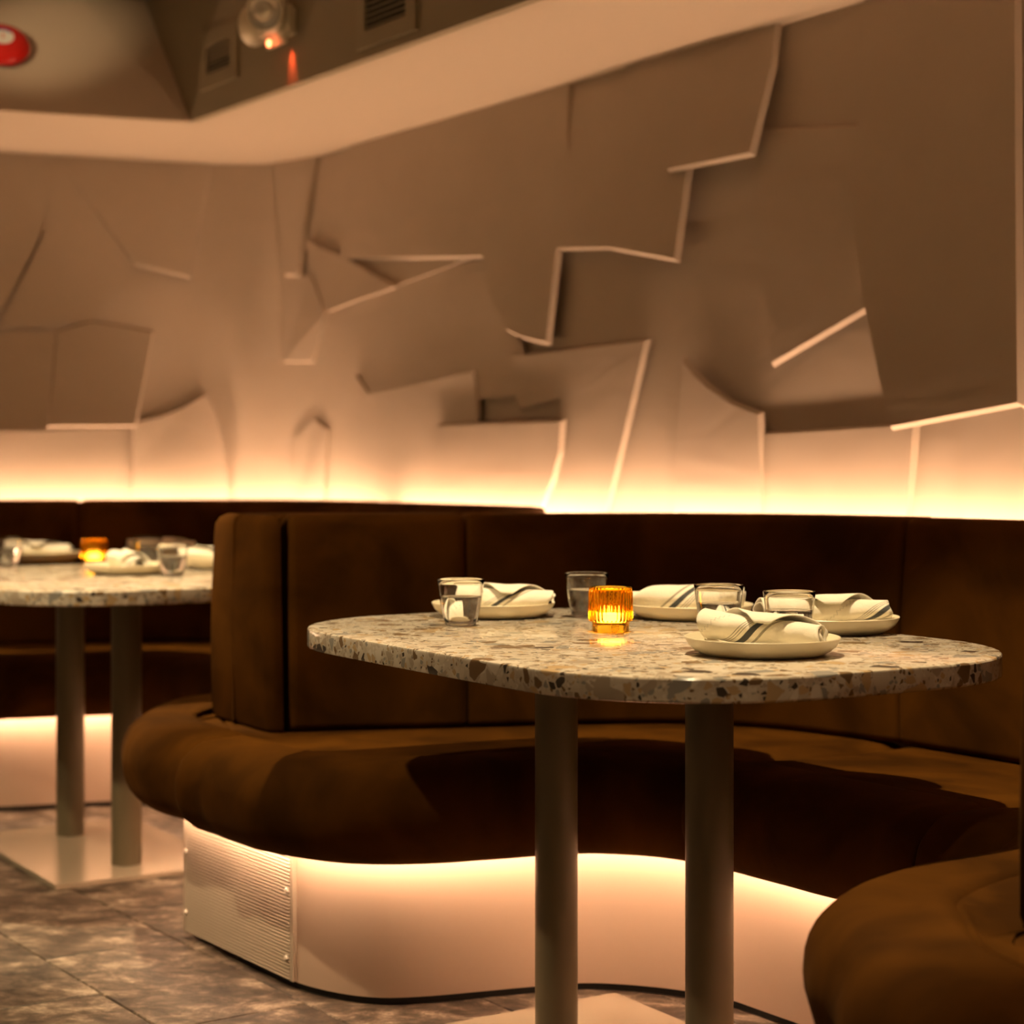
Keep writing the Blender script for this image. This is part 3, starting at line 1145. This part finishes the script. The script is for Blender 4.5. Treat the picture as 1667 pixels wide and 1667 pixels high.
# ------------------------------------------------------------------ fittings on the soffit faces
def on_fascia_r(x, y):
    d = Vector(((x - XC) / F, 1.0))
    den = d.x * TR.y - d.y * TR.x
    t = (C0.x * TR.y - C0.y * TR.x) / den
    return Vector((d.x * t, d.y * t, HC + (YH - y) / F * t))


FN = Vector((-0.818, -0.575, 0)).normalized()      # faces the room
FT = Vector((TR.x, TR.y, 0))
FROT = Matrix((FT, Vector((0, 0, 1)), -FT.cross(Vector((0, 0, 1))))).transposed()
# local frame: x along the face (toward the camera), y up, z out of the face
zz = FT.cross(Vector((0, 0, 1)))
if zz.dot(FN) < 0:
    zz = -zz
FM = Matrix((FT, Vector((0, 0, 1)), zz)).transposed().to_4x4()


def face_root(name, p):
    o = bpy.data.objects.new(name, None)
    o.matrix_world = Matrix.Translation(p) @ FM
    o.empty_display_size = 0.05
    return link(o)


def vent(cx, cy, w, h, label):
    p = on_fascia_r(cx, cy)
    root = face_root('air_vent', p)
    tag(root, label, 'vent', 'louvred air vents on the bulkhead')
    bm = bmesh.new()
    b = 0.045
    for (x, y, sx, sy) in ((0, h / 2 - b / 2, w, b), (0, -h / 2 + b / 2, w, b), (-w / 2 + b / 2, 0, b, h - 2 * b), (w / 2 - b / 2, 0, b, h - 2 * b)):
        box_bm(bm, (x, y, 0.006), (sx, sy, 0.012))
    bmesh.ops.remove_doubles(bm, verts=bm.verts, dist=1e-5)
    bm_obj('vent_frame', bm, M['vent'], root)
    bm = bmesh.new()
    box_bm(bm, (0, 0, 0.001), (w - 2 * b, h - 2 * b, 0.002))
    bm_obj('vent_shade_plate', bm, M['dark'], root)  # near-black plate, the shade behind the slats put into its colour
    n = 6
    for i in range(n):
        bm = bmesh.new()
        y = -h / 2 + b + (h - 2 * b) * (i + 0.5) / n
        box_bm(bm, (0, y, 0.007), (w - 2 * b, 0.0022, 0.008))
        bm_obj('slat', bm, M['vent'], root)


vent(360, 92, 0.255, 0.175, 'louvred air vent left of the emergency light')
vent(632, 10, 0.30, 0.185, 'louvred air vent right of the emergency light, cut by the picture top')

# emergency light
pe = on_fascia_r(468, 40)
em = face_root('emergency_light', pe)
tag(em, 'off-white twin-head emergency light with glowing red indicator on the bulkhead', 'emergency light')
bm = bmesh.new()
vsb = box_bm(bm, (0.0, 0.0, 0.035), (0.17, 0.135, 0.07))
bmesh.ops.bevel(bm, geom=list(bm.edges), offset=0.03, segments=5, affect='EDGES')
bm_obj('housing', bm, M['white_plastic'], em, smooth=50)
for (hx, hy, dirv) in ((0.040, 0.016, Vector((0.62, -0.10, 0.75))), (-0.105, 0.012, Vector((-1.0, 0.12, 0.30)))):
    pv, pf = lathe([(0, -0.045), (0.028, -0.043), (0.046, -0.028), (0.056, -0.004), (0.060, 0.018), (0.058, 0.024), (0.053, 0.024), (0.052, 0.016), (0, 0.016)], 40)
    mt = dirv.normalized().to_track_quat('Z', 'Y').to_matrix().to_4x4()
    hd = mesh_obj('lamp_head', [mt @ Vector(q) for q in pv], pf, M['white_plastic'], em, smooth=45, loc=(hx, hy, 0.085 if hx > 0 else 0.04))
    pv, pf = lathe([(0, 0.027), (0.012, 0.030), (0.018, 0.026), (0.030, 0.031), (0.040, 0.027), (0.050, 0.024), (0.0525, 0.018), (0, 0.0165)], 40, lambda r, z, a: r * (1 + 0.03 * math.cos(18 * a)))
    mesh_obj('lens', [mt @ Vector(q) for q in pv], pf, M['lens'], hd, smooth=25)
pv, pf = lathe([(0, -0.004), (0.009, -0.003), (0.011, 0.0), (0.009, 0.003), (0, 0.005)], 20)
mesh_obj('indicator', pv, pf, M['led_red'], em, smooth=60, loc=(0.0, -0.062, 0.060))
rd = bpy.data.lights.new('indicator_glow', 'SPOT')
rd.energy, rd.color, rd.spot_size, rd.spot_blend, rd.shadow_soft_size = 2.2, (1.0, 0.10, 0.03), math.radians(44), 0.5, 0.008
rl = bpy.data.objects.new('indicator_glow', rd)
link(rl)
tip = em.matrix_world @ Vector((0.03, -0.0705, 0.012))
rl.location = tip
rl.rotation_euler = (-Vector((0, 0, 1)) - FN * 0.10).to_track_quat('-Z', 'Y').to_euler()

# fire alarm bell on the splayed left face
TL3, UP3 = Vector((TL.x, TL.y, 0)), UPV.normalized()
NL = TL3.cross(UP3)
if NL.y > 0:
    NL = -NL
NL.normalize()


def on_fascia_l(x, y):
    d = Vector(((x - XC) / F, 1.0, (YH - y) / F))
    o_ = Vector((0, 0, HC))
    q = v3(C0, SOF)
    t = (q - o_).dot(NL) / d.dot(NL)
    return o_ + d * t


pb = on_fascia_l(3, 82)
bx = -TL3
by = NL.cross(bx).normalized()
bell = bpy.data.objects.new('fire_bell', None)
bell.matrix_world = Matrix.Translation(pb) @ Matrix((bx, by, NL)).transposed().to_4x4()
link(bell)
tag(bell, 'red domed fire alarm bell with round white label at the top left', 'fire bell')
pv, pf = lathe([(0, 0), (0.055, 0), (0.06, 0.012), (0.05, 0.02), (0, 0.02)], 40)
mesh_obj('back_box', pv, pf, M['red'], bell, smooth=40)
pv, pf = lathe([(0.084, 0.016), (0.087, 0.018), (0.086, 0.026), (0.078, 0.040), (0.060, 0.052), (0.036, 0.059), (0, 0.061), (0, 0.057), (0.036, 0.055), (0.060, 0.047), (0.078, 0.030), (0.083, 0.018), (0.084, 0.016)], 56)
gong = mesh_obj('gong', pv, pf, M['red'], bell, smooth=50)
pv, pf = lathe([(0, 0.0625), (0.024, 0.0615), (0.034, 0.0600), (0.034, 0.0585), (0, 0.060)], 40)
lab = mesh_obj('round_label', pv, pf, M['label'], gong, smooth=50)
# blue band along the top of the label and a small red mark in its middle
vv = []
for k in range(13):
    t = math.radians(35 + 110 * k / 12)
    vv += [(0.033 * math.cos(t), 0.033 * math.sin(t), 0.0612), (0.024 * math.cos(t), 0.024 * math.sin(t), 0.0625)]
mesh_obj('label_band', vv, [(2 * k, 2 * k + 2, 2 * k + 3, 2 * k + 1) for k in range(12)], M['label_blue'], gong)
bm = bmesh.new()
box_bm(bm, (0.0, 0.002, 0.0632), (0.006, 0.016, 0.001))
box_bm(bm, (0.0, -0.011, 0.0632), (0.012, 0.003, 0.001))
bm_obj('label_mark', bm, M['label_red'], gong)
